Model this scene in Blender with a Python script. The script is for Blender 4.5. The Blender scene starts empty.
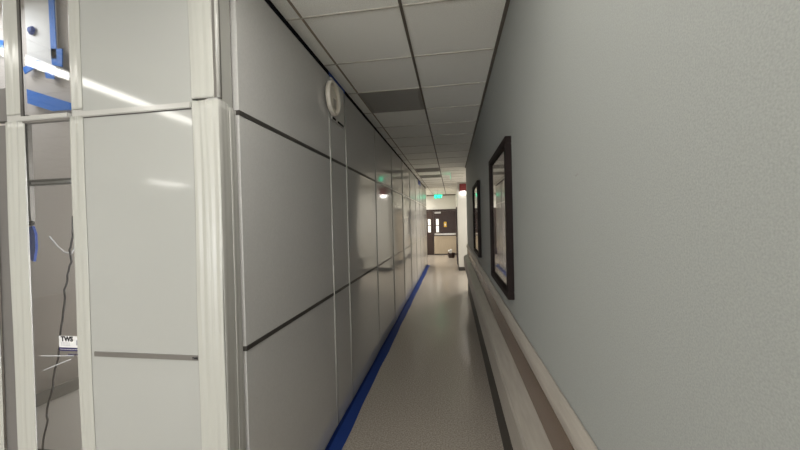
import bpy, bmesh, math, random
from mathutils import Matrix, Vector
random.seed(7)
S = bpy.context.scene
COL = S.collection

# ---------------------------------------------------------------- camera
CAM_Z = 1.72
YAW, PITCH, ROLL, FPX = 0.15323, 0.0120, 0.0252, 337.1
def camera_axes():
    cy, sy = math.cos(YAW), math.sin(YAW)
    f = Vector((-sy*math.cos(PITCH), cy*math.cos(PITCH), -math.sin(PITCH)))
    r = Vector((cy, sy, 0)); u = r.cross(f)
    return r*math.cos(ROLL)-u*math.sin(ROLL), u*math.cos(ROLL)+r*math.sin(ROLL), f
r_, u_, f_ = camera_axes()
cd = bpy.data.cameras.new('camera'); cam = bpy.data.objects.new('camera', cd); COL.objects.link(cam)
cd.sensor_width = 36; cd.lens = FPX/800*36; cd.clip_start = 0.02; cd.clip_end = 100
m = Matrix((r_, u_, -f_)).transposed().to_4x4(); m.translation = (0, 0, CAM_Z)
cam.matrix_world = m
S.camera = cam

# ---------------------------------------------------------------- world, exposure
w = bpy.data.worlds.new('world'); S.world = w; w.use_nodes = True
w.node_tree.nodes['Background'].inputs[0].default_value = (0.9, 0.95, 1, 1)
w.node_tree.nodes['Background'].inputs[1].default_value = 0.3
S.view_settings.view_transform = 'Standard'; S.view_settings.look = 'None'
S.view_settings.gamma = 1; S.view_settings.use_curve_mapping = False
S.view_settings.exposure = 0.32

# ---------------------------------------------------------------- lamps (several are added fill; ceiling ones sit under modelled fixtures)
def area(name, loc, sx, sy, power, color=(1, .96, .9), spread=180):
    l = bpy.data.lights.new(name, 'AREA'); l.shape = 'RECTANGLE'; l.size = sx; l.size_y = sy
    l.energy = power; l.color = color; l.spread = math.radians(spread)
    o = bpy.data.objects.new(name, l); o.location = loc; COL.objects.link(o)
    return o
CEIL = 2.96
WARM = (1, .965, .89)
LOBBY_STRIPS = [(-2.97, -1.05, 4.3)]                       # x, y centre, length
LOBBY_TROFFERS = [(-0.42, 0.45, 9.5), (-0.55, -2.3, 12), (-0.55, -5.4, 14), (-3.4, -5.2, 16), (-7.9, -5.8, 12)]  # all but the last are added fill lights out of view
FAR_TROFFERS = [(-2.1, 14.0, 45), (-2.1, 15.8, 42), (1.25, 9.9, 52)]  # left pair added to brighten the far end, hidden past the barrier
for x, y, L in LOBBY_STRIPS: area('strip_lamp', (x, y, CEIL-.035), .15, L, 15, WARM)
for x, y, p in LOBBY_TROFFERS: area('troffer_lamp', (x, y, CEIL-.035), .54, 1.14, p, WARM)
for x, y, p in FAR_TROFFERS: area('troffer_lamp', (x, y, CEIL-.035), .54, .54, p, (1, .95, .88))
area('work_lamp', (-3.6, 1.75, 3.5), .5, .5, 10, (.95, .97, 1))  # added fill inside the closed-off room, no fixture there
o = area('work_lamp', (-1.5, 1.8, 1.3), .3, 1.8, 14, (1, .96, .92)); o.rotation_euler = (math.radians(90), 0, math.radians(90))  # added fill hidden behind the white panel, no fixture
o = area('window_daylight', (-3.0, -7.88, 1.5), 6.6, 2.6, 245, (.97, .98, 1))       # added fill light behind the viewpoint, set up as window daylight
o.rotation_euler = (math.radians(106), 0, 0)

# ---------------------------------------------------------------- materials
def mat(name, color, rough=.5, spec=.5, metal=0, noise=0, nscale=50, bump=0, bscale=50, coat=0, emit=None, estr=0,
        stretch=None, trans=0, wave=0, wscale=1, transl=0):
    M = bpy.data.materials.new(name); M.use_nodes = True
    nt = M.node_tree; b = nt.nodes['Principled BSDF']
    b.inputs['Base Color'].default_value = (*color, 1); b.inputs['Roughness'].default_value = rough
    b.inputs['Specular IOR Level'].default_value = spec; b.inputs['Metallic'].default_value = metal
    b.inputs['Coat Weight'].default_value = coat; b.inputs['Coat Roughness'].default_value = .04
    b.inputs['Transmission Weight'].default_value = trans
    if emit: b.inputs['Emission Color'].default_value = (*emit, 1); b.inputs['Emission Strength'].default_value = estr
    tc = nt.nodes.new('ShaderNodeTexCoord'); mp = nt.nodes.new('ShaderNodeMapping')
    nt.links.new(tc.outputs['Object'], mp.inputs[0])
    if stretch: mp.inputs['Scale'].default_value = stretch
    if noise:
        n = nt.nodes.new('ShaderNodeTexNoise'); n.inputs['Scale'].default_value = nscale; n.inputs['Detail'].default_value = 3
        nt.links.new(mp.outputs[0], n.inputs['Vector'])
        r = nt.nodes.new('ShaderNodeValToRGB'); r.color_ramp.elements[0].position = .3; r.color_ramp.elements[1].position = .7
        r.color_ramp.elements[0].color = (*[max(0, c*(1-noise)) for c in color], 1)
        r.color_ramp.elements[1].color = (*[min(1, c*(1+noise)) for c in color], 1)
        nt.links.new(n.outputs['Fac'], r.inputs[0]); nt.links.new(r.outputs[0], b.inputs['Base Color'])
    last = None
    if bump:
        n = nt.nodes.new('ShaderNodeTexNoise'); n.inputs['Scale'].default_value = bscale; n.inputs['Detail'].default_value = 3
        nt.links.new(mp.outputs[0], n.inputs['Vector'])
        bp = nt.nodes.new('ShaderNodeBump'); bp.inputs['Strength'].default_value = bump; bp.inputs['Distance'].default_value = .002
        nt.links.new(n.outputs['Fac'], bp.inputs['Height']); last = bp
    if wave:
        n = nt.nodes.new('ShaderNodeTexNoise'); n.inputs['Scale'].default_value = wscale; n.inputs['Detail'].default_value = 0
        nt.links.new(tc.outputs['Object'], n.inputs['Vector'])
        bp = nt.nodes.new('ShaderNodeBump'); bp.inputs['Strength'].default_value = 1; bp.inputs['Distance'].default_value = wave
        nt.links.new(n.outputs['Fac'], bp.inputs['Height'])
        if last: nt.links.new(last.outputs[0], bp.inputs['Normal'])
        last = bp
    if last: nt.links.new(last.outputs[0], b.inputs['Normal'])
    return M
def srgb(r, g, b):
    f = lambda c: ((c/255+.055)/1.055)**2.4 if c > 10 else c/255/12.92
    return (f(r), f(g), f(b))

M_wall = mat('grey_green_vinyl', srgb(152, 155, 152), .55, .3, noise=.10, nscale=330, bump=.18, bscale=380)
M_white = mat('white_paint', srgb(214, 212, 204), .5, .3, bump=.1, bscale=200)
M_tile = mat('ceiling_tile', srgb(247, 246, 240), .95, .1, noise=.09, nscale=150, bump=.5, bscale=180)
M_grid = mat('grid_metal', srgb(184, 179, 169), .45, .4)
M_gridw = mat('grid_dusty', srgb(150, 138, 122), .6, .3)  # browner tone for the thin left runner
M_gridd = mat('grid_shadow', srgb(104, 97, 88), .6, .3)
M_floor = mat('speckled_vinyl_floor', srgb(180, 171, 160), .2, .5, noise=.32, nscale=85, bump=.05, bscale=60)
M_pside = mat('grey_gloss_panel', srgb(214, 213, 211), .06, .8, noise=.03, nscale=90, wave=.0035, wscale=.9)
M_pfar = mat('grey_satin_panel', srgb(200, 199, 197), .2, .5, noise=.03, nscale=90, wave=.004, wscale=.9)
M_pgrey = mat('dull_grey_panel', srgb(112, 109, 106), .5, .4)
M_pfront = mat('white_gloss_panel', srgb(172, 173, 169), .08, .6, wave=.0012, wscale=1.2)
M_sheet = mat('white_plastic_sleeve', srgb(184, 184, 177), .22, .5, bump=.8, bscale=5, stretch=(14, 14, .5))
M_sheetg = mat('grey_plastic_sleeve', srgb(190, 189, 184), .22, .5, bump=.3, bscale=5, stretch=(14, 14, .5))
M_alu = mat('grey_channel', srgb(118, 115, 110), .4, .5, metal=.3)
M_dark = mat('dark_channel', srgb(70, 67, 64), .4, .5)
M_clip = mat('pale_clip', srgb(186, 185, 180), .15, .6)
M_foam = mat('black_foam', srgb(20, 20, 26), .9, .1)
M_blue = mat('blue_tape', srgb(36, 66, 140), .6, .3, bump=.2, bscale=60)
M_bluel = mat('light_blue_tape', srgb(60, 125, 215), .6, .3)
M_plate = mat('port_plate', srgb(226, 224, 218), .4, .5)
M_ring = mat('duct_collar_plastic', srgb(250, 243, 230), .35, .5)
M_frame = mat('dark_walnut_frame', srgb(26, 17, 15), .6, .15, noise=.2, nscale=20, stretch=(1, 1, 8))
M_mat_ = mat('print_mount', srgb(205, 198, 190), .8, .2)
M_art = mat('print_paper', srgb(160, 150, 148), .7, .2, noise=.35, nscale=5)
M_artb = mat('print_violet', srgb(92, 84, 120), .7, .2, noise=.3, nscale=9)
M_rail = mat('beige_grey_rail', srgb(152, 146, 138), .38, .45, noise=.10, nscale=9, stretch=(6, .5, 6))
M_railb = mat('wood_tone_guard', srgb(100, 82, 70), .22, .5, noise=.15, nscale=9, stretch=(6, .5, 6))
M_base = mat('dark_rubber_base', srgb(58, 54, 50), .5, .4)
M_door = mat('dark_walnut_door', srgb(46, 28, 22), .35, .5, noise=.25, nscale=7, stretch=(6, 6, .6))
M_doorl = mat('pale_wood_kick_panel', srgb(176, 162, 142), .4, .4, noise=.08, nscale=10, stretch=(8, 8, .4))
M_steel = mat('brushed_steel', srgb(190, 186, 180), .3, .5, metal=.8)
M_red = mat('alarm_red', srgb(120, 24, 22), .4, .5)
M_yel = mat('yellow_sign', srgb(220, 180, 60), .5, .4)
M_cable = mat('black_cable', srgb(28, 24, 24), .5, .4)
M_clear = mat('frosted_tubing', srgb(215, 215, 215), .2, .5)
M_inner = mat('ribbed_grey_curtain', srgb(206, 198, 190), .8, .2, noise=.04, nscale=30, stretch=(.5, 1, 40), bump=.4, bscale=30)
M_board = mat('pale_board', srgb(232, 230, 226), .6, .3)
M_lab = mat('label_white', srgb(225, 225, 225), .5, .3)
M_navy = mat('label_navy', srgb(44, 38, 84), .5, .3)
M_ink = mat('label_ink', srgb(20, 20, 26), .5, .3)
M_inkg = mat('label_grey_ink', srgb(150, 150, 158), .5, .3)
M_vent = mat('dark_vent', srgb(146, 143, 137), .6, .3)
M_diff = mat('lit_diffuser', (1, 1, 1), .5, .3, emit=(1, .97, .9), estr=4)
M_strip = mat('lit_strip', (1, 1, 1), .5, .3, emit=(1, .985, .93), estr=2.8)
M_lite = mat('lit_window_lite', srgb(225, 222, 215), .2, .5, emit=(1, .98, .92), estr=.45)
M_winfill = mat('daylit_window', (.8, .8, .8), .3, .5, emit=(.95, .98, 1), estr=2.5)
M_green = mat('exit_green', (.0, .6, .3), .4, .4, emit=(.05, 1, .55), estr=2)
M_exitf = mat('exit_face', srgb(40, 130, 100), .4, .4, emit=(.05, .9, .5), estr=.5)
M_strobe = mat('strobe_lens', (1, 1, 1), .2, .5, emit=(1, .97, .93), estr=5)
def glass(name, tint=(1, 1, 1), r=0.0):
    M = bpy.data.materials.new(name); M.use_nodes = True; nt = M.node_tree
    for n in list(nt.nodes):
        if n.type == 'BSDF_PRINCIPLED': nt.nodes.remove(n)
    out = [n for n in nt.nodes if n.type == 'OUTPUT_MATERIAL'][0]
    t = nt.nodes.new('ShaderNodeBsdfTransparent'); t.inputs[0].default_value = (*tint, 1)
    g = nt.nodes.new('ShaderNodeBsdfGlossy'); g.inputs['Roughness'].default_value = r
    fr = nt.nodes.new('ShaderNodeFresnel'); gm = nt.nodes.new('ShaderNodeNewGeometry'); mm = nt.nodes.new('ShaderNodeMath'); mm.operation = 'MULTIPLY_ADD'
    mm.inputs[1].default_value = 1/1.52-1.52; mm.inputs[2].default_value = 1.52
    nt.links.new(gm.outputs['Backfacing'], mm.inputs[0]); nt.links.new(mm.outputs[0], fr.inputs['IOR'])
    mx = nt.nodes.new('ShaderNodeMixShader')
    nt.links.new(fr.outputs[0], mx.inputs[0]); nt.links.new(t.outputs[0], mx.inputs[1]); nt.links.new(g.outputs[0], mx.inputs[2])
    nt.links.new(mx.outputs[0], out.inputs[0])
    return M
M_pane = glass('clear_pane', (.93, .94, .95), .03)
M_picglass = glass('picture_glass', (.97, .97, .97), .02)

# ---------------------------------------------------------------- mesh helpers
class MB:
    def __init__(s): s.b = bmesh.new()
    def box(s, x0, x1, y0, y1, z0, z1, bevel=0):
        x0, x1 = sorted((x0, x1)); y0, y1 = sorted((y0, y1)); z0, z1 = sorted((z0, z1))
        v = [s.b.verts.new(p) for p in ((x0,y0,z0),(x1,y0,z0),(x1,y1,z0),(x0,y1,z0),(x0,y0,z1),(x1,y0,z1),(x1,y1,z1),(x0,y1,z1))]
        fs = [s.b.faces.new([v[i] for i in f]) for f in ((3,2,1,0),(4,5,6,7),(0,1,5,4),(1,2,6,5),(2,3,7,6),(3,0,4,7))]
        if bevel:
            es = list({e for f in fs for e in f.edges})
            bmesh.ops.bevel(s.b, geom=es, offset=bevel, segments=2, affect='EDGES')
        return s
    def prism(s, pts, axis, a0, a1):      # pts: 2-D outline; extruded along axis
        def P(p, a): return {'y': (p[0], a, p[1]), 'x': (a, p[0], p[1]), 'z': (p[0], p[1], a)}[axis]
        A = [s.b.verts.new(P(p, a0)) for p in pts]; B = [s.b.verts.new(P(p, a1)) for p in pts]
        n = len(pts)
        for i in range(n): s.b.faces.new((A[i], A[(i+1) % n], B[(i+1) % n], B[i]))
        s.b.faces.new(A[::-1]); s.b.faces.new(B)
        return s
    def tube(s, pts, r, n=8, caps=True):
        rings = []
        pts = [Vector(p) for p in pts]
        for i, p in enumerate(pts):
            d = (pts[min(i+1, len(pts)-1)] - pts[max(i-1, 0)]).normalized()
            a = Vector((0, 1, 0)) if abs(d.y) < .9 else Vector((1, 0, 0))
            u = d.cross(a).normalized(); v = d.cross(u)
            rings.append([s.b.verts.new(p + r*(math.cos(t)*u + math.sin(t)*v)) for t in [2*math.pi*k/n for k in range(n)]])
        for A, B in zip(rings, rings[1:]):
            for k in range(n): s.b.faces.new((A[k], A[(k+1) % n], B[(k+1) % n], B[k]))
        if caps: s.b.faces.new(rings[0][::-1]); s.b.faces.new(rings[-1])
        return s
    def lathe(s, prof, c, axis, n=40):    # prof: (radius, offset along axis), closed ring profile
        rings = []
        for k in range(n):
            t = 2*math.pi*k/n; ca, sa = math.cos(t), math.sin(t)
            rings.append([s.b.verts.new({'x': (c[0]+o, c[1]+r*ca, c[2]+r*sa), 'y': (c[0]+r*ca, c[1]+o, c[2]+r*sa), 'z': (c[0]+r*ca, c[1]+r*sa, c[2]+o)}[axis]) for r, o in prof])
        m = len(prof)
        for k in range(n):
            A, B = rings[k], rings[(k+1) % n]
            for i in range(m): s.b.faces.new((A[i], A[(i+1) % m], B[(i+1) % m], B[i]))
        return s
    def build(s, name, m, parent=None, smooth=False):
        bmesh.ops.recalc_face_normals(s.b, faces=s.b.faces)
        me = bpy.data.meshes.new(name); s.b.to_mesh(me); s.b.free()
        me.materials.append(m)
        if smooth:
            for p in me.polygons: p.use_smooth = True
        o = bpy.data.objects.new(name, me); COL.objects.link(o)
        if parent is not None:
            o.parent = parent
            o.matrix_parent_inverse = Matrix.Translation(-parent.location) if parent.type == 'EMPTY' else Matrix.Identity(4)
        return o
def thing(name, label, cat, loc, group=None):
    o = bpy.data.objects.new(name, None); o.empty_display_size = .1; COL.objects.link(o); o.location = loc
    return tag(o, label, cat, group)
def tag(o, label, cat, group=None):
    o['label'] = label; o['category'] = cat
    if group: o['group'] = group
    return o
def struct(o): o['kind'] = 'structure'; return o
def text_mesh(s, size, m, parent, origin, ux, uz, name='lettering', thick=.0006, bold=.0):
    cu = bpy.data.curves.new('t', 'FONT'); cu.body = s; cu.size = size; cu.align_x = 'LEFT'; cu.offset = bold; cu.extrude = thick
    t = bpy.data.objects.new('t', cu); COL.objects.link(t)
    dg = bpy.context.evaluated_depsgraph_get(); me = bpy.data.meshes.new_from_object(t.evaluated_get(dg))
    bpy.data.objects.remove(t)
    ux = Vector(ux); uz = Vector(uz); n = ux.cross(uz)
    for v in me.vertices: v.co = Vector(origin) + ux*v.co.x + uz*v.co.y + n*v.co.z
    me.materials.clear(); me.materials.append(m)
    o = bpy.data.objects.new(name, me); COL.objects.link(o); o.parent = parent
    if parent.type == 'EMPTY': o.matrix_parent_inverse = Matrix.Translation(-parent.location)
    return o

# ---------------------------------------------------------------- the setting
WX = .355            # right wall face
BX = -.97            # corridor side of the containment wall
FY = 1.33            # lobby side of the containment wall
END = 16.7
X0, Y0 = -10.5, -8.0
struct(MB().box(X0, 2.7, Y0, END+.3, -.1, 0).build('floor', M_floor))
struct(MB().box(X0, WX, Y0, FY, CEIL, CEIL+.06).build('ceiling', M_tile))
struct(MB().box(BX, WX, FY, END, CEIL, CEIL+.06).build('ceiling', M_tile))
struct(MB().box(-4.9, BX+.02, FY+.05, 5.4, 3.75, 3.85).build('ceiling', M_tile))      # bare deck above the closed-off room
struct(MB().box(WX, WX+.14, Y0, 8.25, 0, CEIL+.06).build('wall_right', M_wall))
OX = .205            # wall face beyond the side opening
struct(MB().box(OX, 2.6, 11.5, 11.6, 0, CEIL+.06).build('wall_front', M_white))       # far cheek of the side opening
struct(MB().box(OX, OX+.1, 11.6, END, 0, CEIL+.06).build('wall_right', M_white))
struct(MB().box(WX+.14, 2.6, 8.15, 8.25, 0, CEIL+.06).build('wall_back', M_white))     # near cheek of the side opening
struct(MB().box(2.6, 2.7, 8.15, 11.6, 0, CEIL+.06).build('wall_right', M_white))
struct(MB().box(WX, 2.6, 8.25, 11.5, CEIL, CEIL+.06).build('ceiling', M_tile))
struct(MB().box(OX-.012, 2.6, 11.488, 11.5, 0, .12).build('baseboard_front', M_base))
struct(MB().box(-3.2, WX+.14, END, END+.12, 0, CEIL+.06).build('wall_end', M_white))
struct(MB().box(-3.2, -3.12, 12.9, END, 0, CEIL+.06).build('wall_left', M_white))
struct(MB().box(-3.2, BX-.04, 12.85, 12.93, 0, CEIL+.06).build('wall_front', M_white))
struct(MB().box(-3.12, BX, 12.93, END, CEIL, CEIL+.06).build('ceiling', M_tile))
struct(MB().box(X0-.1, X0, Y0, FY+.1, 0, CEIL+.06).build('wall_left', M_white))
struct(MB().box(X0, WX+.14, Y0-.1, Y0, 0, CEIL+.06).build('wall_back', M_white))
wn = struct(MB().box(-6.3, .3, Y0+.01, Y0+.05, .18, 2.82).build('window_1', M_winfill))  # unseen glowing window added to fill the corridor with light
for xx in (-6.3, -4.1, -1.9, .24): MB().box(xx, xx+.06, Y0+.05, Y0+.09, .18, 2.82).build('window_frame', M_alu, wn)
struct(MB().box(X0, -3.4, FY, FY+.1, 0, CEIL+.06).build('wall_front', M_wall))
struct(MB().box(-4.9, BX-.06, 5.3, 5.4, 0, 3.8).build('wall_inner', M_inner))
struct(MB().box(-4.98, -4.9, FY+.1, 5.4, 0, 3.8).build('wall_inner', M_white))
struct(MB().box(-4.9, -1.07, FY+.0, FY+.06, CEIL+.01, 3.8).build('wall_inner', M_white))
struct(MB().box(-1.04, -.99, FY+.06, 5.4, CEIL+.01, 3.8).build('wall_inner', M_white))
# suspended ceiling grid: long runners and cross tees
g = MB()
for x in (-.868,): g.box(x-.007, x+.007, FY, END, CEIL-.004, CEIL+.002)
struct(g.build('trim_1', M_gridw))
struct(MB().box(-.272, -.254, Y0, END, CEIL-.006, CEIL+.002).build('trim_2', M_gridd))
g = MB(); y = 1.94-.61
while y < END:
    g.box(BX, WX, y-.005, y+.005, CEIL-.005, CEIL+.001); y += .61
y = 1.94-.61*2
while y > Y0:
    g.box(X0, WX, y-.005, y+.005, CEIL-.005, CEIL+.001); y -= .61
x = -.868
while x > X0:
    g.box(x-.006, x+.006, Y0, FY, CEIL-.005, CEIL+.001); x -= .61
struct(g.build('trim_3', M_grid))
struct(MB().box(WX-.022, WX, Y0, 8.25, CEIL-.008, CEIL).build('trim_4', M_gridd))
struct(MB().box(WX-.012, WX, Y0, 8.25, 0, .26).build('baseboard_right', M_base))  # baseboard drawn tall; its dark upper part paints the shade under the bumper
struct(MB().box(OX-.012, OX, 11.6, END-.08, 0, .1).build('baseboard_right', M_base))
struct(MB().box(-1.2, WX, END-.03, END, CEIL-.05, CEIL).build('trim_5', M_gridd))  # dark strip painting the shadow where ceiling meets end wall
# pale grey metal corner guard at the side opening
struct(MB().box(WX-.004, WX, 8.19, 8.25, .27, 2.4).build('trim_6', M_steel))

# ---------------------------------------------------------------- corridor side of the containment wall
ZM, ZL = 2.245, 1.137            # heights of the two horizontal joints
GP = 'containment wall panels along the corridor'
side = [(1.44, 2.65, 'wide grey glossy wall panel nearest, beside the white corner post'),
        (2.65, 3.07, 'narrow grey glossy wall panel under the round duct port'),
        (3.07, 4.29, 'wide grey glossy wall panel just past the duct port panel'),
        (4.29, 5.50, 'grey glossy wall panel where the pale horizontal joint strip begins'),
        (5.50, 6.71, 'grey glossy wall panel fifth along from the white corner post'),
        (6.71, 7.92, 'grey glossy wall panel sixth along from the white corner post'),
        (7.92, 9.13, 'grey glossy wall panel seventh along from the white corner post'),
        (9.13, 10.34, 'grey glossy wall panel eighth along, before blue tape patch at ceiling'),
        (10.34, 11.55, 'grey glossy wall panel second from the far end of the barrier'),
        (11.55, 12.95, 'grey glossy wall panel at the far end of the barrier')]
for i, (a, b, lab) in enumerate(side):
    t = thing('containment_panel', lab, 'wall panel', (BX-.03, (a+b)/2, 0), GP)
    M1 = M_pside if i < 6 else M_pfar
    for (z0, z1) in ((.03, ZL-.012), (ZL+.012, ZM-.012), (ZM+.012, CEIL-.035)):
        # slightly bowed sheet
        bm = MB(); nx = 10; rows = []
        bow = .003*(1 if (i*3) % 2 else -1)+.001*math.sin(i*2.1)
        def X(u, v): return BX + bow*math.sin(math.pi*u)*math.sin(math.pi*v)
        grid = [[bm.b.verts.new((X(u/nx, v/6), a+.008+(b-a-.016)*u/nx, z0+(z1-z0)*v/6)) for u in range(nx+1)] for v in range(7)]
        back = [[bm.b.verts.new((BX-.03, a+.008+(b-a-.016)*u/nx, z0+(z1-z0)*v/6)) for u in range(nx+1)] for v in range(7)]
        for v in range(6):
            for u in range(nx):
                bm.b.faces.new((grid[v][u], grid[v][u+1], grid[v+1][u+1], grid[v+1][u]))
                bm.b.faces.new((back[v][u], back[v+1][u], back[v+1][u+1], back[v][u+1]))
        for v in range(6):
            for u in (0, nx): bm.b.faces.new((grid[v][u], back[v][u], back[v+1][u], grid[v+1][u]))
        for u in range(nx):
            for v in (0, 6): bm.b.faces.new((grid[v][u], back[v][u], back[v][u+1], grid[v][u+1]))
        bm.build('panel_sheet', M1, t, smooth=False)
    hm = M_dark if i < 3 else M_plate
    hl = M_dark if i < 3 else M_alu
    hx = .003 if i < 3 else .009
    MB().box(BX-.03, BX+hx, a+.006, b-.006, ZM-.011, ZM+.011).build('joint_strip', hm, t)
    MB().box(BX-.03, BX+.003, a+.006, b-.006, ZL-.011, ZL+.011).build('joint_strip', hl, t)
    MB().box(BX-.03, BX+.002, a, b, 0, .03).build('floor_channel', M_alu, t)
    MB().box(BX-.03, BX+.004, a, b, CEIL-.035, CEIL-.002).build('ceiling_foam', M_foam if i != 1 else M_blue, t)
    # rounded clear cover over the upright joint at the far side of the panel
    MB().tube([(BX+.0, b-.009, .005), (BX+.003, b-.009, 1.0), (BX+.0005, b-.009, 1.6), (BX+.003, b-.009, ZM), (BX, b-.009, CEIL-.04)], .0075, 10).build('joint_cover', M_clip, t, True)

# blue tape runs on the floor along the barrier foot and one loose patch at the ceiling
bt = MB(); n = 70; prev = None
random.seed(3)
ys = [1.35+i*(12.9-1.35)/n for i in range(n+1)]
A = []; 
for y in ys:
    wob = .004*math.sin(y*3.1)+.003*math.sin(y*7.7)
    A.append([bt.b.verts.new(p) for p in ((BX+.0075, y, .052+wob), (BX+.0085, y, .006), (BX+.06, y, .0022), (BX+.103+wob, y, .002))])
for P, Q in zip(A, A[1:]):
    for k in range(3): bt.b.faces.new((P[k], P[k+1], Q[k+1], Q[k]))
o = bt.build('floor_tape', M_blue)
sm = o.modifiers.new('thickness', 'SOLIDIFY'); sm.thickness = .0005
tag(o, 'long strip of blue masking tape sealing the barrier foot to the floor', 'tape')
o = MB().box(BX+.0045, BX+.0065, 10.0, 10.7, CEIL-.16, CEIL-.02).build('masking_tape', M_blue)
tag(o, 'small blue tape patch high on the barrier by the far ceiling', 'tape')

# round duct port
t = thing('duct_port', 'round cream duct collar on a grey plate high on the barrier', 'duct port', (BX+.01, 2.76, 2.56))
MB().box(BX+.004, BX+.018, 2.665, 2.985, 2.575, 2.918, .004).build('mounting_plate', M_plate, t)
MB().lathe([(.112, .014), (.116, .040), (.124, .050), (.134, .044), (.138, .014)], (BX+.003, 2.665, 2.738), 'x', 48).build('collar', M_ring, t, True)
d = MB().lathe([(.113, .016), (.0, .016), (.0, .030), (.06, .029), (.113, .020)], (BX+.003, 2.665, 2.738), 'x', 40).build('damper_disc', M_ring, t)
MB().box(BX+.024, BX+.034, 2.66, 2.73, 2.665, 2.745, .003).build('damper_tab', M_mat_, t)
MB().box(BX+.018, BX+.024, 2.67, 2.74, 2.578, 2.592).build('slot', M_foam, t)
MB().box(BX+.018, BX+.024, 2.80, 2.95, 2.578, 2.592).build('slot', M_foam, t)

# ---------------------------------------------------------------- corner post with its plastic sleeves
t = thing('corner_post', 'tall white corner post wrapped in wrinkled plastic sleeve below', 'post', (-1.01, 1.38, 0))
MB().box(-1.045, -.988, FY+.0, 1.43, 0, CEIL-.01, .004).build('post_core', M_clip, t)
MB().box(-1.004, -.992, FY-.002, FY+.001, ZM+.03, CEIL-.01).build('post_groove', M_alu, t)
MB().tube([(-.986, FY+.004, ZM+.03), (-.986, FY+.004, CEIL-.01)], .009, 12).build('post_bead', M_clip, t, True)
MB().box(-.988, -.985, FY+.018, FY+.024, ZM+.03, CEIL-.01).build('post_groove', M_alu, t)
def sleeve(name, x0, x1, y, z0, z1, m, parent, amp=.004, ny=40, nz=60, seed=0, flare=0, axis='y', out=-1):
    """rippled hanging plastic sheet in the plane y (or x) = const"""
    bm = MB(); rows = []
    rnd = random.Random(seed); ph = [rnd.uniform(0, 6.3) for _ in range(6)]
    for j in range(nz+1):
        v = j/nz; z = z0+(z1-z0)*v; row = []
        for i in range(ny+1):
            u = i/ny; s = u*(x1-x0)
            edge = math.sin(math.pi*u)**.3 if 0 < u < 1 else 0
            top = .4+.8*max(0, (v-.75)*4)
            dsp = amp*(math.sin(s*95+ph[0]+.8*math.sin(z*1.7+ph[1]))+.6*math.sin(s*190+ph[2]+1.4*math.sin(z*2.3+ph[3])))*edge*top
            wx = .004*math.sin(z*2.2+ph[4])+.002*math.sin(z*6+ph[5])
            c = x0+s+wx
            row.append(bm.b.verts.new((c, y+out*(abs(amp)*1.2*edge+dsp), z) if axis == 'y' else (y+out*(abs(amp)*1.2*edge+dsp), x0+s, z)))
        rows.append(row)
    for j in range(nz):
        for i in range(ny): bm.b.faces.new((rows[j][i], rows[j][i+1], rows[j+1][i+1], rows[j+1][i]))
    o = bm.build(name, m, parent, True)
    sd = o.modifiers.new('thickness', 'SOLIDIFY'); sd.thickness = .0012; sd.offset = 0
    return o
sleeve('plastic_sleeve', -1.116, -.986, FY-.0045, .0, ZM+.02, M_sheet, t, .003, seed=1)
sleeve('plastic_sleeve', FY-.006, FY+.062, -.984, .0, ZM+.02, M_sheetg, t, .0015, seed=2, axis='x', out=1)
sleeve('plastic_sleeve', FY+.06, 1.438, -.981, .0, ZM+.005, M_sheetg, t, .003, seed=4, axis='x', out=1)
sleeve('plastic_sleeve', -1.116, -1.005, FY-.001, ZM+.03, CEIL-.01, M_sheet, t, .003, seed=5)

# ---------------------------------------------------------------- lobby side: white panel, clear panel, uprights
t = thing('containment_panel', 'white glossy wall panel facing the viewer left of the corner post', 'wall panel', (-1.41, FY+.02, 0))
PX0, PX1 = -1.682, -1.112
for z0, z1 in ((.03, ZL-.0), (ZL+.0, ZM-.012), (ZM+.012, CEIL-.01)):
    MB().box(PX0, PX1, FY, FY+.03, z0, z1).build('panel_sheet', M_pfront, t)
s = MB().box(PX0+.02, PX1, FY-.004, FY, ZL-.012, ZL+.010).build('joint_strip', M_alu, t)
text_mesh('TWS', .013, M_ink, t, (-1.150, FY-.0048, ZL-.006), (1, 0, 0), (0, 0, 1), 'maker_mark', bold=.0006)
MB().box(PX0, -1.115, FY-.010, FY, ZM-.008, ZM+.018, .003).build('joint_strip', M_clip, t)
MB().box(PX0, PX1, FY-.002, FY, ZM-.012, ZM-.008).build('shadow_gap', M_dark, t)
MB().box(PX0, PX1, FY, FY+.03, 0, .03).build('floor_channel', M_alu, t)

def upright(x0, x1, lab, seed, x0b=None, x1b=None):
    t = thing('upright_post', lab, 'post', ((x0+x1)/2, FY+.02, 0), 'white uprights of the containment wall')
    MB().box(x0+.008, x1-.008, FY, FY+.007, 0, CEIL-.01, .002).build('post_core', M_clip, t)
    sleeve('plastic_sleeve', x0, x1, FY-.001, 0, ZM+.0, M_sheet, t, .002, seed=seed)
    sleeve('plastic_sleeve', x0+.01, x1-.004, FY-.001, ZM+.03, CEIL-.01, M_sheet, t, .0015, seed=seed+9)
upright(-1.752, -1.676, 'white sleeved upright between the clear panel and white panel', 21)
upright(-2.125, -2.012, 'white sleeved upright left of the clear panel', 22)
upright(-2.40, -2.205, 'white sleeved upright at the far left edge', 23)

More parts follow.
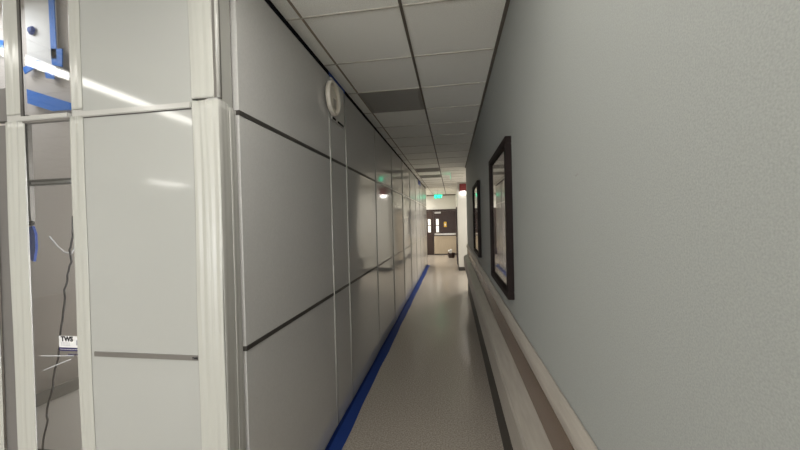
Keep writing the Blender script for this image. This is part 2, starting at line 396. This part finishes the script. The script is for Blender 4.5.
# clear panel
t = thing('clear_wall_panel', 'clear glazed wall panel with a printed label and view inside', 'window panel', (-1.89, FY+.02, 0))
CX0, CX1 = -2.02, -1.755
MB().box(CX0, CX1, FY+.003, FY+.006, .03, ZM-.012).build('clear_pane', M_pane, t)
MB().box(CX0, CX1, FY+.003, FY+.006, ZM+.012, CEIL-.01).build('clear_pane', M_pane, t)
MB().box(CX0-.02, CX1, FY-.008, FY+.02, ZM-.003, ZM+.020, .003).build('joint_strip', M_clip, t)
MB().box(CX0, CX1, FY-.004, FY+.02, ZM-.013, ZM-.003).build('joint_strip', M_alu, t)
MB().box(CX0-.008, CX0+.008, FY-.004, FY+.002, ZM+.02, CEIL-.01).build('edge_bead', M_dark, t)
o = thing('sticker', 'white and navy printed sticker low on the clear panel', 'label', (-1.80, FY+.009, 1.145))
MB().box(-1.862, -1.742, FY+.0005, FY+.0025, 1.160, 1.214).build('sticker_sheet', M_lab, o)
MB().box(-1.862, -1.742, FY+.0005, FY+.0025, 1.143, 1.160).build('colour_band', M_navy, o)
text_mesh('TWS', .032, M_ink, o, (-1.850, FY-.0002, 1.190), (1, 0, 0), (0, 0, 1), 'logo', bold=.0012)
k = MB()
for z in (1.181, 1.175, 1.169):
    x = -1.850
    while x < -1.80: k.box(x, x+.006, FY+.0, FY+.0005, z, z+.002); x += .0085
k.build('small_print', M_inkg, o)
k = MB().box(-1.765, -1.748, FY+.0, FY+.0005, 1.172, 1.196).build('grey_block', M_inkg, o)
k = MB(); x = -1.855
while x < -1.75: k.box(x, x+.006, FY+.0, FY+.0005, 1.150, 1.152); x += .009
k.build('small_print', M_lab, o)
k = MB(); x = -1.812
while x < -1.75: k.box(x, x+.005, FY+.0, FY+.0005, 1.124, 1.130); x += .008
k.build('blue_print', M_navy, o)
for p0, p1, lab in (((-2.12, 1.101), (-1.93, 1.108), 'thin level white tie stretched behind the clear panel beside the sticker'),
                    ((-2.106, 1.030), (-1.95, 1.090), 'thin sloping white tie below the sticker behind the clear panel')):
    tag(MB().tube([(p0[0]*.95, 1.36, p0[1]), (p1[0]*.95+.01, 1.36, p1[1])], .0022, 6).build('white_tie', M_lab), lab, 'tie', 'thin ties behind the clear panel')
# grey panel glimpsed left of the second upright
t = thing('containment_panel', 'narrow grey wall panel strip between the two left white uprights', 'wall panel', (-2.165, FY+.02, 0))
MB().box(-2.21, -2.12, FY+.01, FY+.04, .03, ZM-.01).build('panel_sheet', M_pgrey, t)
MB().box(-2.21, -2.12, FY+.01, FY+.04, ZM+.01, ZM+.17).build('panel_sheet', M_pgrey, t)
MB().box(-2.21, -2.12, FY+.018, FY+.022, ZM+.17, CEIL-.01).build('clear_pane', M_pane, t)
struct(MB().box(-3.42, -2.39, FY+.01, FY+.05, 0, CEIL).build('wall_front', M_white))

# ---------------------------------------------------------------- inside the closed-off room
def q(pts, y, th, name, m, parent=None):
    o = MB().prism(pts, 'y', y, y+th)
    return o.build(name, m, parent)
def sc(pts, k): return [(x*k, (z-1.72)*k+1.72) for x, z in pts]
K = 2.2/2.9
struct(MB().box(-4.2, -2.2, 2.22, 2.28, 0, 3.72).build('wall_inner', M_inner))
o = q(sc([(-4.323, 4.35), (-3.96, 4.35), (-3.95, 3.36), (-3.6, 3.24), (-3.6, 3.18), (-4.30, 3.40)], K), 2.19, .02, 'wall_board', M_board)
tag(o, 'pale board behind the upper clear pane edged in blue tape', 'board')
tp = 'blue masking tape pieces behind the clear pane'
for pts, lab in (([(-4.000, 4.4), (-3.935, 4.4), (-3.92, 3.45), (-3.985, 3.458)], 'vertical blue tape strip down the right edge of the pale board'),
            ([(-3.986, 3.559), (-3.852, 3.546), (-3.860, 3.364), (-3.981, 3.396)], 'square blue tape patch at the foot of the vertical tape strip'),
            ([(-4.343, 3.400), (-4.165, 3.464), (-4.092, 3.426), (-4.321, 3.335)], 'slanted blue tape scrap at lower left of the pale board'),
            ([(-4.081, 3.385), (-3.971, 3.354), (-3.963, 3.251), (-4.061, 3.270)], 'small blue tape piece hanging below the pale board'),
            ([(-4.304, 3.178), (-3.70, 2.970), (-3.70, 2.925), (-4.0, 2.93), (-4.299, 3.030)], 'broad blue band across the bottom of the upper clear pane'),
            ([(-4.73, 3.754), (-4.574, 3.703), (-4.591, 3.610), (-4.73, 3.618)], 'bright blue tape piece at the far left picture edge')):
    tag(q(sc(pts, K), 2.178, .008, 'masking_tape', M_bluel), lab, 'tape', tp)
o = MB().lathe([(.0, -.018), (.02, -.016), (.034, .0), (.0, .0)], (-4.213*K, 2.178, (3.767-1.72)*K+1.72), 'y', 20).build('putty_blob', M_blue)
tag(o, 'small round blue putty blob stuck on the pale board', 'putty')
t = thing('window_rail', 'thin grey metal rail frame just behind the clear pane', 'frame', (-2.25, 1.5, 1.79))
MB().box(-2.27, -2.262, 1.49, 1.51, 1.79, 2.34).build('upright', M_alu, t)
MB().box(-2.246, -2.238, 1.49, 1.51, 1.79, 2.34).build('upright', M_alu, t)
MB().box(-2.27, -2.238, 1.492, 1.508, 1.772, 1.793).build('end_cap', M_alu, t)
MB().box(-2.31, -1.93, 1.488, 1.508, 1.980, 1.990).build('crossbar', M_alu, t)
MB().box(-2.31, -1.93, 1.488, 1.508, 1.958, 1.966).build('crossbar', M_alu, t)
MB().box(-2.31, -1.93, 1.496, 1.504, 1.966, 1.980).build('crossbar_web', M_clip, t)
MB().tube([(-1.985, 1.5, 1.70), (-1.982, 1.5, 1.79)], .005).build('hanger', M_dark, t)
cab = [(-1.985,1.72),(-1.993,1.663),(-2.008,1.610),(-2.004,1.546),(-2.026,1.477),(-2.049,1.397),(-2.067,1.279),(-2.085,1.155),(-2.104,1.030),(-2.140,0.936),(-2.157,0.854),(-2.194,0.754),(-2.197,0.688),(-2.221,0.604),(-2.231,0.521),(-2.241,0.438),(-2.25,.3),(-2.24,.12),(-2.25,.005)]
rc = random.Random(11); cab2 = []
for (xa, za), (xb, zb) in zip(cab, cab[1:]):
    for k in range(3): cab2.append((xa+(xb-xa)*k/3+rc.uniform(-.005, .005), za+(zb-za)*k/3))
cab2.append(cab[-1])
o = MB().tube([(x, 1.5, z) for x, z in cab2], .0045, 8).build('power_cable', M_cable, None, True)
tag(o, 'thin black cable hanging down behind the clear panel', 'cable')
Q = .9375
st = [(-2.344,1.680),(-2.291,1.622),(-2.244,1.587),(-2.197,1.580),(-2.153,1.643),(-2.162,1.745),(-2.137,1.857)]
o = MB().tube([(x*Q+.02, 1.53, (z-CAM_Z)*Q+CAM_Z) for x, z in st], .004, 8).build('coiled_tubing', M_clear, None, True)
tag(o, 'looped pale string hanging inside beside the blue tool', 'string')
t = thing('blue_strap', 'small blue strap with a black knob hanging behind the clear pane', 'strap', (-2.25, 1.5, 1.57))
q([(-2.262, 1.74), (-2.238, 1.742), (-2.222, 1.70), (-2.222, 1.62), (-2.238, 1.55), (-2.258, 1.56)], 1.494, .012, 'strap', M_blue, t)
MB().lathe([(0, -.012), (.012, -.010), (.015, 0), (.012, .010), (0, .012)], (-2.254, 1.5, 1.758), 'y', 16).build('knob', M_cable, t, True)
# floor and baseboard reflection painted as solid bands (dark edge, pale face)
t = thing('inner_ledge', 'low grey ledge with a dark top edge inside the closed room', 'ledge', (-3.0, 2.1, 0))
q(sc([(-3.8, .22), (-2.9, .56), (-2.9, .47), (-3.8, .10)], .87), 2.08, .1, 'dark_edge', M_vent, t)
q(sc([(-3.8, .10), (-2.9, .47), (-2.9, -.2), (-3.8, -.2)], .87), 2.10, .08, 'face', M_board, t)

# ---------------------------------------------------------------- right wall: pictures, rails
def picture(y0, y1, lab, stripes, seed):
    z0, z1 = 1.72-.484, 1.72+.484
    t = thing('framed_picture', lab, 'picture', (WX, (y0+y1)/2, z0), 'framed pictures along the right wall')
    fw = .045
    f = MB()
    for (a, b, c, d) in ((y0, y1, z0, z0+fw), (y0, y1, z1-fw, z1), (y0, y0+fw, z0+fw, z1-fw), (y1-fw, y1, z0+fw, z1-fw)):
        f.box(WX-.038, WX, a, b, c, d, .003)
    f.build('frame', M_frame, t)
    MB().box(WX-.012, WX-.004, y0+fw, y1-fw, z0+fw, z1-fw).build('mount', M_mat_, t)
    a = MB().box(WX-.014, WX-.012, y0+fw+.11, y1-fw-.11, z0+fw+.1, z1-fw-.1).build('print', M_art, t)
    rnd = random.Random(seed)
    pr = MB()
    pr.prism([(y0+.17, z0+.17), (y1-.17, z0+.17), (y1-.17, z0+.24), (y0+.45, z0+.30), (y0+.17, z0+.23)], 'x', WX-.0155, WX-.014)
    for k in range(4):
        yy = y0+.24+k*.12
        pr.box(WX-.0155, WX-.014, yy, yy+.012, z0+.3, z0+.45+.3*rnd.random())
    pr.build('print_shapes', M_artb, a)
    MB().box(WX-.022, WX-.020, y0+fw-.004, y1-fw+.004, z0+fw-.004, z1-fw+.004).build('glazing', M_picglass, t)
picture(2.06, 2.95, 'larger-looking nearest dark-framed glazed picture on the grey wall', 5, 1)
picture(4.30, 5.26, 'farther dark-framed glazed picture on the grey wall, reflecting green exit light', 4, 2)

RY0, RY1 = -3.0, 8.1
t = thing('handrail', 'beige-grey wall handrail along the right wall, uppermost of the rails', 'handrail', (WX, 2.4, 1.0))
hr = [(.353, 1.128), (.346, 1.1285), (.332, 1.118), (.323, 1.102), (.320, 1.085), (.322, 1.072), (.330, 1.068), (.353, 1.067)]
MB().prism(hr, 'y', RY0, RY1).build('rail_body', M_rail, t)
MB().prism([(x, z) for x, z in hr], 'y', RY1, RY1+.03).build('end_cap', M_rail, t)
MB().box(WX-.016, WX-.001, RY0, RY1, .887, 1.067).build('backing_strip', M_railb, t)
t = thing('bumper_rail', 'wide beige-grey wall bumper below the handrail on the right wall', 'bumper rail', (WX, 2.4, .6))
br = [(.353, .886), (.336, .886), (.326, .882), (.262, .852), (.2545, .838), (.353, .837)]
MB().prism(br, 'y', RY0, RY1).build('top_cover', M_rail, t)
MB().box(.260, .353, RY0, RY1, .829, .837).build('shadow_joint', M_base, t)
b2 = [(.353, .829), (.256, .829), (.2535, .82), (.2535, .655), (.260, .64), (.353, .636)]
MB().prism(b2, 'y', RY0, RY1).build('lower_cover', M_rail, t)
MB().prism([(x, z) for x, z in br[:5]]+[(.2535, .655), (.260, .64), (.353, .636)], 'y', RY1, RY1+.03).build('end_cap', M_rail, t)
# small scuff on the wall
o = MB().tube([(WX-.0003, 1.02+.003*i, 1.838+.003*math.sin(i*.9)) for i in range(10)], .0006, 5).build('wall_scuff', M_vent)
tag(o, 'tiny curved scuff mark on the grey wall at eye height', 'scuff')

# ---------------------------------------------------------------- ceiling fittings
def tile_vent(y0, lab, x0=-.861, x1=-.274):
    t = thing('ceiling_vent', lab, 'vent', ((x0+x1)/2, y0+.305, CEIL-.006), 'grey return vents in the ceiling grid')
    MB().box(x0, x1, y0+.006, y0+.604, CEIL-.005, CEIL-.0005).build('vent_face', M_vent, t)
    s = MB()
    for k in range(22): s.box(x0+.03, x1-.03, y0+.04+k*.024, y0+.05+k*.024, CEIL-.007, CEIL-.005)
    s.build('louvre', M_vent, t)
tile_vent(3.16, 'dark grey square ceiling vent tile nearest, above the duct port')
tile_vent(8.05, 'grey ceiling vent tile down the corridor, nearer of the far pair')
tile_vent(9.27, 'grey ceiling vent tile down the corridor, farther of the pair')
def troffer(x, y, lab, hx=.28, hy=.58, m=M_diff, nm='ceiling_light', grp='ceiling troffer lights'):
    t = thing(nm, lab, 'ceiling light', (x, y, CEIL-.02), grp)
    f = MB()
    f.box(x-hx-.015, x+hx+.015, y-hy-.015, y-hy, CEIL-.02, CEIL); f.box(x-hx-.015, x+hx+.015, y+hy, y+hy+.015, CEIL-.02, CEIL)
    f.box(x-hx-.015, x-hx, y-hy, y+hy, CEIL-.02, CEIL); f.box(x+hx, x+hx+.015, y-hy, y+hy, CEIL-.02, CEIL)
    f.build('housing', M_grid, t)
    MB().box(x-hx, x+hx, y-hy, y+hy, CEIL-.016, CEIL-.002).build('diffuser', m, t)
TL = ['rectangular ceiling light over the corridor mouth, directly above the viewpoint', 'rectangular ceiling light by the right wall a few steps behind the viewpoint',
      'rectangular ceiling light by the right wall nearest the end window', 'rectangular ceiling light in the middle of the lobby near the end window',
      'rectangular ceiling light at the far side of the lobby, faintly mirrored in the white panel']
for (x, y, p), lab in zip(LOBBY_TROFFERS, TL): troffer(x, y, lab)
for x, y, L in LOBBY_STRIPS: troffer(x, y, 'long slim strip light reflected diagonally in the white panel', .075, L/2, M_strip, 'strip_light', 'strip lights')
for (x, y, p), lab in zip(FAR_TROFFERS, ('square ceiling light down the corridor, nearer of two', 'square ceiling light closest to the far doors', 'square ceiling light inside the side opening on the right')):
    troffer(x, y, lab, .28, .28)

def exit_sign(loc, facing, lab):
    x, y, z = loc
    t = thing('exit_sign', lab, 'exit sign', (x, y, z), 'green exit signs')
    if facing == 'y':
        MB().box(x-.16, x+.16, y-.012, y+.012, z, z+.2, .003).build('sign_plate', M_exitf, t)
        text_mesh('EXIT', .18, M_green, t, (x-.145, y-.0128, z+.035), (1, 0, 0), (0, 0, 1), bold=.004)
    else:
        MB().box(x-.010, x+.010, y-.2, y+.2, z+.04, z+.2, .003).build('sign_plate', M_steel, t)
        MB().box(x-.012, x-.010, y-.19, y+.19, z+.05, z+.19).build('sign_face', M_exitf, t)
        text_mesh('EXIT', .13, M_green, t, (x-.0128, y+.12, z+.075), (0, -1, 0), (0, 0, 1), bold=.004)
    MB().tube([(x, y, z+.195), (x, y, CEIL)], .012, 10).build('stem', M_steel, t)
exit_sign((-.62, 15.4, 2.69), 'y', 'green lit exit sign hanging before the far doors')
exit_sign((.0, 9.2, 2.755), 'x', 'green lit exit sign hanging edge-on from the corridor ceiling')
t = thing('fire_alarm', 'red fire alarm box with a white strobe high on the white corner wall', 'fire alarm', (.4, 11.5, 2.4))
MB().box(.27, .50, 11.40, 11.5, 2.66, 2.90, .006).build('alarm_body', M_red, t)
MB().box(.31, .46, 11.41, 11.5, 2.56, 2.66, .006).build('strobe_lens', M_strobe, t)

# ---------------------------------------------------------------- far end doors
def leaf(n, x0, x1, full):
    y = END-.06
    d = MB().box(x0, x1, y, y+.045, .01, 2.16, .004).build('door_%d' % n, M_door); struct(d)
    lx = x0+.12 if full else -1.17
    MB().box(lx-.02, lx+.15, y-.01, y, 1.09, 1.80).build('lite_frame', M_base, d)
    MB().box(lx, lx+.13, y-.014, y-.010, 1.12, 1.44).build('lite', M_lite, d)
    MB().box(lx, lx+.13, y-.014, y-.010, 1.47, 1.77).build('lite', M_lite, d)
    if full:
        MB().box(x0+.01, x1-.01, y-.006, y, .06, .93).build('kick_panel', M_doorl, d)
        MB().box(x0+.03, x1-.02, y-.07, y-.03, .98, 1.06, .005).build('push_bar', M_steel, d)
        MB().box(x0+.05, x0+.1, y-.035, y, .98, 1.06).build('bar_end', M_steel, d)
        MB().box(x1-.09, x1-.04, y-.035, y, .98, 1.06).build('bar_end', M_steel, d)
        MB().box(x0+.06, x0+.36, y-.06, y, 2.04, 2.12, .005).build('door_closer', M_steel, d)
        s = MB().box(x0+.50, x0+.63, y-.008, y, 1.37, 1.62).build('yellow_notice', M_yel, d)
        MB().box(x0+.53, x0+.60, y-.010, y-.008, 1.44, 1.53).build('notice_mark', M_lab, s)
leaf(1, -1.62, -.905, False)
leaf(2, -.895, .19, True)
g = MB(); g.box(-1.70, -1.625, END-.07, END, 0, 2.24); g.box(.195, .26, END-.07, END, 0, 2.24); g.box(-1.625, .195, END-.07, END, 2.165, 2.24)
struct(g.build('trim_7', M_door))
# side door on the white stretch of the right wall
d = struct(MB().box(OX-.012, OX-.002, 13.2, 14.15, .01, 2.12).build('door_3', M_doorl))
g = MB(); g.box(OX-.04, OX-.001, 13.1, 13.19, 0, 2.2); g.box(OX-.04, OX-.001, 14.16, 14.25, 0, 2.2); g.box(OX-.04, OX-.001, 13.19, 14.16, 2.13, 2.2)
struct(g.build('trim_8', M_door))
MB().tube([(OX-.05, 13.32, 1.0), (OX-.012, 13.32, 1.0)], .015, 10).build('door_handle', M_steel, d)
# object on the floor by the doors
t = thing('waste_bin', 'small dark brown bin holding white paper before the far doors', 'bin', (-.1, 15.4, 0))
MB().lathe([(.0, 0), (.13, 0), (.18, .22), (.165, .22), (.12, .02), (0, .02)], (-.06, 15.4, 0), 'z', 24).build('bin_body', M_door, t, False)
k = MB(); rnd = random.Random(5)
for i in range(5):
    cx, cy = -.12+rnd.uniform(-.04, .05), 15.38+rnd.uniform(-.04, .05)
    k.lathe([(0, -.05), (.05, -.03), (.06, .0), (.04, .04), (0, .055)], (cx, cy, .22+.03*i), 'z', 9)
o = k.build('crumpled_paper', M_lab, None, False); tag(o, 'crumpled white paper heaped in the small dark bin', 'paper')
